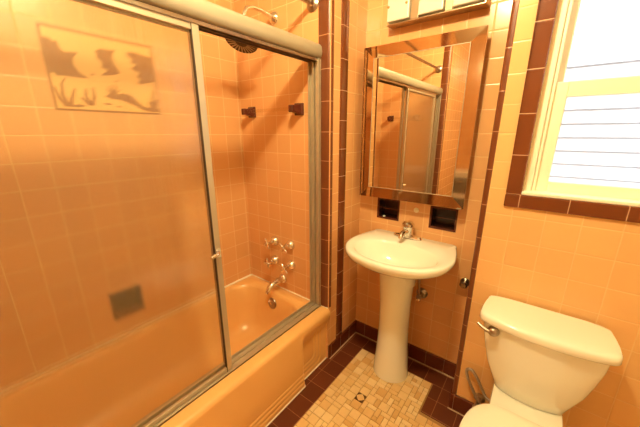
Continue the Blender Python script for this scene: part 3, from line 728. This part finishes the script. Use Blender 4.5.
rings = [blend(0.62, 1, 0.088, 0.080, 0.080, 0.165), blend(0.695, 1, 0.092, 0.088, 0.085, 0.165), blend(0.722, 1, 0.120, 0.105, 0.10, 0.15), blend(0.752, 0.75, 0.16, 0.14, 0.12, 0.13, 0.84), blend(0.778, 0.30, 0.2, 0.18, 0.16, 0.11, 0.90), blend(0.800, 0, 1, 1, 1, 0, 0.955), sring(0.988, 0.815), sring(1.0, 0.824), sring(1.0, 0.832), sring(0.992, 0.839), sring(0.975, SZ), blend(SZ, 0.45, 0.232, 0.168, 0.140, 0.055, 0.97),
         blend(SZ - 0.001, 1, 0.226, 0.160, 0.150, 0.052), blend(SZ - 0.008, 1, 0.218, 0.152, 0.142, 0.052), blend(SZ - 0.03, 1, 0.205, 0.140, 0.130, 0.054), blend(SZ - 0.07, 1, 0.170, 0.115, 0.110, 0.06), blend(SZ - 0.105, 1, 0.115, 0.08, 0.08, 0.07), blend(SZ - 0.12, 1, 0.05, 0.04, 0.04, 0.08), blend(SZ - 0.124, 1, 0.022, 0.022, 0.022, 0.08)]
b.loft(rings, True, True)
basin = b.build('basin', m_white, snk, angle=50)
b = MB(); b.lathe([(0.021, 0), (0.021, 0.003), (0.014, 0.005), (0.001, 0.004)], (SX, 0.08, SZ - 0.124)); b.build('drain', m_chrome, basin)
b = MB(); b.box((SX - 0.040, 0.186, SZ - 0.028), (SX - 0.020, 0.194, SZ - 0.022)); b.build('overflow_slot', m_darkgap, basin, bevel=0.001)
b = MB(); prof = [(0.106, 0), (0.104, 0.03), (0.099, 0.10), (0.090, 0.22), (0.086, 0.36), (0.088, 0.50), (0.095, 0.60), (0.100, 0.66), (0.100, 0.70)]
b.loft([[(SX - 0.016 + 0.006 * (1 - h / 0.7) + r_ * math.cos(a), 0.165 + r_ * 0.98 * math.sin(a), h) for a in (2 * PI * k / 40 for k in range(40))] for r_, h in prof]); b.build('pedestal', m_white, snk)
# faucet
FX, FY, FZ = 1.092, 0.292, SZ
b = MB(); rg = lambda k, z: [(FX + (0.084 * k) * math.copysign(abs(math.cos(a)) ** 0.7, math.cos(a)), FY + 0.026 * k * math.sin(a), z) for a in (2 * PI * j / 32 for j in range(32))]
b.loft([rg(1, FZ - 0.003), rg(1, FZ + 0.010), rg(0.93, FZ + 0.017), rg(0.7, FZ + 0.021)])
b.lathe([(0.031, 0), (0.029, 0.03), (0.027, 0.050), (0.029, 0.056)], (FX, FY, FZ + 0.012))
b.tube([(FX, FY - 0.010, FZ + 0.036), (FX, FY - 0.05, FZ + 0.052), (FX, FY - 0.085, FZ + 0.050), (FX, FY - 0.105, FZ + 0.038), (FX, FY - 0.108, FZ + 0.026)], [0.016, 0.014, 0.0125, 0.012, 0.012], 16)
fc = b.build('faucet', m_chrome, snk)
b = MB(); b.lathe([(0.027, 0), (0.035, 0.008), (0.034, 0.020), (0.020, 0.032), (0.001, 0.035)], (FX, FY, FZ + 0.066)); b.tube([(FX, FY, FZ + 0.090), (FX, FY - 0.03, FZ + 0.102), (FX, FY - 0.065, FZ + 0.108)], [0.009, 0.007, 0.008], 10)
b.build('lever_handle', m_chrome, fc)

# drain pipe & supply under sink
t = thing('sink_drain_pipe', 'dull metal drain and supply pipe entering the wall beside the pedestal', 'pipe', (1.19, DS, 0.49))
b = MB(); b.lathe([(0.033, 0), (0.033, 0.006), (0.024, 0.016), (0.016, 0.018), (0.016, 0.06)], (1.195, DS, 0.49), (0, -1, 0)); b.build('wall_flange', m_dull, t)
b = MB(); b.tube([(1.195, DS - 0.045, 0.49), (1.195, DS - 0.055, 0.50), (1.19, DS - 0.056, 0.56), (1.185, DS - 0.06, 0.64), (1.18, DS - 0.07, 0.73)], 0.006, 10); b.build('supply_tube', m_dull, t)
b = MB(); b.lathe([(0.006, 0), (0.014, 0.004), (0.014, 0.012), (0.006, 0.016)], (1.195, DS - 0.05, 0.475), (-0.3, -0.5, -1), 12); b.build('valve_knob', m_chrome, t)
# little bumper on the wall by the projecting corner
b = MB(); b.lathe([(0.006, 0), (0.024, 0.0), (0.024, 0.006), (0.012, 0.016), (0.012, 0.030), (0.019, 0.036), (0.020, 0.044), (0.014, 0.052), (0.001, 0.054)], (1.418, DS, 0.640), (0, -1, 0), 20)
tag(b.build('wall_knob', m_knob), 'small round dull metal knob on the sink wall next to the brown corner strip', 'knob')

# ================================================================== toilet
TX = 1.757
to = thing('toilet', 'white toilet with a tapered tank below the window', 'toilet', (TX, -0.1, 0))
def tring(hw, yf, z, yb=DT - 0.014, k=0.0):
    d = yb - yf
    pts = [(-hw * 0.55, yb), (hw * 0.55, yb), (hw * 0.90, yb - 0.004), (hw * 0.97, yb - d * 0.22), (hw * 1.0, yb - d * 0.58), (hw * 0.97, yb - d * 0.79), (hw * 0.82, yb - d * 0.885), (hw * 0.42, yb - d * 0.975), (0, yf), (-hw * 0.42, yb - d * 0.975), (-hw * 0.82, yb - d * 0.885), (-hw * 0.97, yb - d * 0.79), (-hw * 1.0, yb - d * 0.58), (-hw * 0.97, yb - d * 0.22), (-hw * 0.90, yb - 0.004)]
    return [(TX + p.x, min(p.y, yb), z) for p in spline_closed(pts, 90)]
b = MB()
b.loft([tring(0.110, -0.048, 0.379), tring(0.117, -0.054, 0.384), tring(0.137, -0.064, 0.44), tring(0.160, -0.074, 0.50), tring(0.176, -0.082, 0.57), tring(0.188, -0.092, 0.64), tring(0.193, -0.096, 0.699)])
tk = b.build('tank', m_white, to, angle=50)
b = MB()
b.loft([tring(0.199, -0.101, 0.697), tring(0.208, -0.110, 0.6985), tring(0.211, -0.113, 0.703), tring(0.210, -0.112, 0.722), tring(0.206, -0.108, 0.730), tring(0.192, -0.098, 0.733), tring(0.15, -0.07, 0.7345)])
b.build('tank_lid', m_white, to, angle=50)
b = MB(); b.lathe([(0.021, 0), (0.021, 0.005), (0.018, 0.011), (0.016, 0.018), (0.010, 0.023), (0.001, 0.024)], (TX - 0.150, -0.080, 0.674), (-0.25, -1, 0), 18)
b.tube([(TX - 0.153, -0.094, 0.674), (TX - 0.175, -0.096, 0.676), (TX - 0.198, -0.088, 0.683), (TX - 0.208, -0.082, 0.687)], [0.008, 0.007, 0.006, 0.0065], 10)
lab(b.build('flush_lever', m_dull, to), 'dull metal flush lever')
# bowl
def bring(hw, yb, yf, z, e=1.0):
    pts = [(0, yb), (hw * 0.55, yb - 0.005), (hw * 0.88, yb - 0.07), (hw, yb - 0.18), (hw * 0.93, yb - 0.29), (hw * 0.62, yf + 0.035), (0, yf), (-hw * 0.62, yf + 0.035), (-hw * 0.93, yb - 0.29), (-hw, yb - 0.18), (-hw * 0.88, yb - 0.07), (-hw * 0.55, yb - 0.005)]
    return [(TX + p.x, p.y, z) for p in spline_closed(pts, 72)]
b = MB()
b.loft([bring(0.11, -0.02, -0.46, 0.0), bring(0.105, -0.03, -0.45, 0.04), bring(0.095, -0.05, -0.42, 0.14), bring(0.12, -0.07, -0.50, 0.24), bring(0.165, -0.10, -0.58, 0.33), bring(0.18, -0.12, -0.61, 0.362), bring(0.182, -0.12, -0.612, 0.373), bring(0.17, -0.13, -0.60, 0.376)])
bowl = b.build('bowl', m_white, to)
b = MB()
dk = lambda hw, y0, y1, z: rrect(TX - hw, TX + hw, y0, y1, 0.03, z, 6)
b.loft([dk(0.095, -0.22, 0.09, 0.28), dk(0.112, -0.23, 0.10, 0.34), dk(0.118, -0.23, 0.102, 0.366), dk(0.115, -0.227, 0.100, 0.375), dk(0.105, -0.22, 0.095, 0.379)])
b.loft([dk(0.085, -0.1, 0.06, 0.0), dk(0.085, -0.1, 0.06, 0.29)])
b.build('tank_deck', m_white, to)
b = MB(); b.loft([bring(0.186, -0.160, -0.615, 0.377), bring(0.190, -0.155, -0.62, 0.382), bring(0.190, -0.155, -0.62, 0.391), bring(0.186, -0.160, -0.616, 0.395)]); b.build('seat', m_seat, to)
b = MB(); b.loft([bring(0.184, -0.161, -0.612, 0.396), bring(0.188, -0.156, -0.618, 0.400), bring(0.188, -0.156, -0.618, 0.409), bring(0.180, -0.163, -0.608, 0.416), bring(0.14, -0.19, -0.57, 0.419)]); b.build('seat_cover', m_seat, to)

# toilet supply
t = thing('toilet_supply_line', 'looped braided hose and shutoff valve beside the toilet', 'hose', (1.60, DT, 0.16))
VX, VZ = 1.592, 0.148
b = MB(); b.lathe([(0.026, 0), (0.026, 0.004), (0.012, 0.012), (0.010, 0.04), (0.015, 0.044), (0.015, 0.062), (0.010, 0.066)], (VX, DT, VZ), (0, -1, 0)); b.tube([(VX, DT - 0.055, VZ - 0.002), (VX, DT - 0.055, VZ + 0.028)], 0.008, 10); b.build('shutoff_valve', m_dull, t)
b = MB(); b.lathe([(0.006, 0), (0.020, 0.004), (0.020, 0.014), (0.006, 0.018)], (VX, DT - 0.066, VZ), (0, -1, 0), 10); b.build('valve_handle', m_dull, t)
pts = [(VX, DT - 0.055, VZ + 0.026), (VX - 0.020, DT - 0.052, VZ + 0.055), (VX - 0.052, DT - 0.040, VZ + 0.100), (VX - 0.070, DT - 0.030, VZ + 0.135), (VX - 0.068, DT - 0.026, VZ + 0.155), (VX - 0.050, DT - 0.028, VZ + 0.160), (VX - 0.022, DT - 0.036, VZ + 0.135), (VX + 0.006, DT - 0.046, VZ + 0.095), (VX + 0.03, DT - 0.06, VZ + 0.07), (VX + 0.06, DT - 0.075, VZ + 0.085), (VX + 0.075, DT - 0.085, VZ + 0.15), (VX + 0.080, DT - 0.088, VZ + 0.229)]
sp3 = []
for i in range(len(pts) - 1):
    p0, p1, p2, p3 = (Vector(pts[max(0, min(len(pts) - 1, i + d))]) for d in (-1, 0, 1, 2))
    for k in range(6):
        f = k / 6; sp3.append(0.5 * ((2 * p1) + (p2 - p0) * f + (2 * p0 - 5 * p1 + 4 * p2 - p3) * f * f + (3 * p1 - p0 - 3 * p2 + p3) * f ** 3))
sp3.append(Vector(pts[-1]))
b = MB(); b.tube(sp3, 0.0070, 10); b.build('hose', m_hose, t)

# drawer unit at the rear of the room, seen in the mirror
t = thing('drawer_unit', 'white three-drawer storage unit standing behind the camera, seen in the mirror', 'drawers', (1.16, -2.28, 0))
b = MB(); b.box((0.99, -2.44, 0.0), (1.33, -2.14, 0.90)); b.box((0.975, -2.445, 0.90), (1.345, -2.12, 0.93)); b.build('carcass', m_wicker, t, bevel=0.004)
for z in (0.14, 0.40, 0.66):
    b = MB(); b.box((1.01, -2.14, z), (1.31, -2.128, z + 0.20)); s = b.build('drawer', m_slot, t, bevel=0.004)
    b = MB(); b.tube([(1.12, -2.118, z + 0.15), (1.20, -2.118, z + 0.15)], 0.006, 8); b.build('drawer_pull', m_chrome, s)
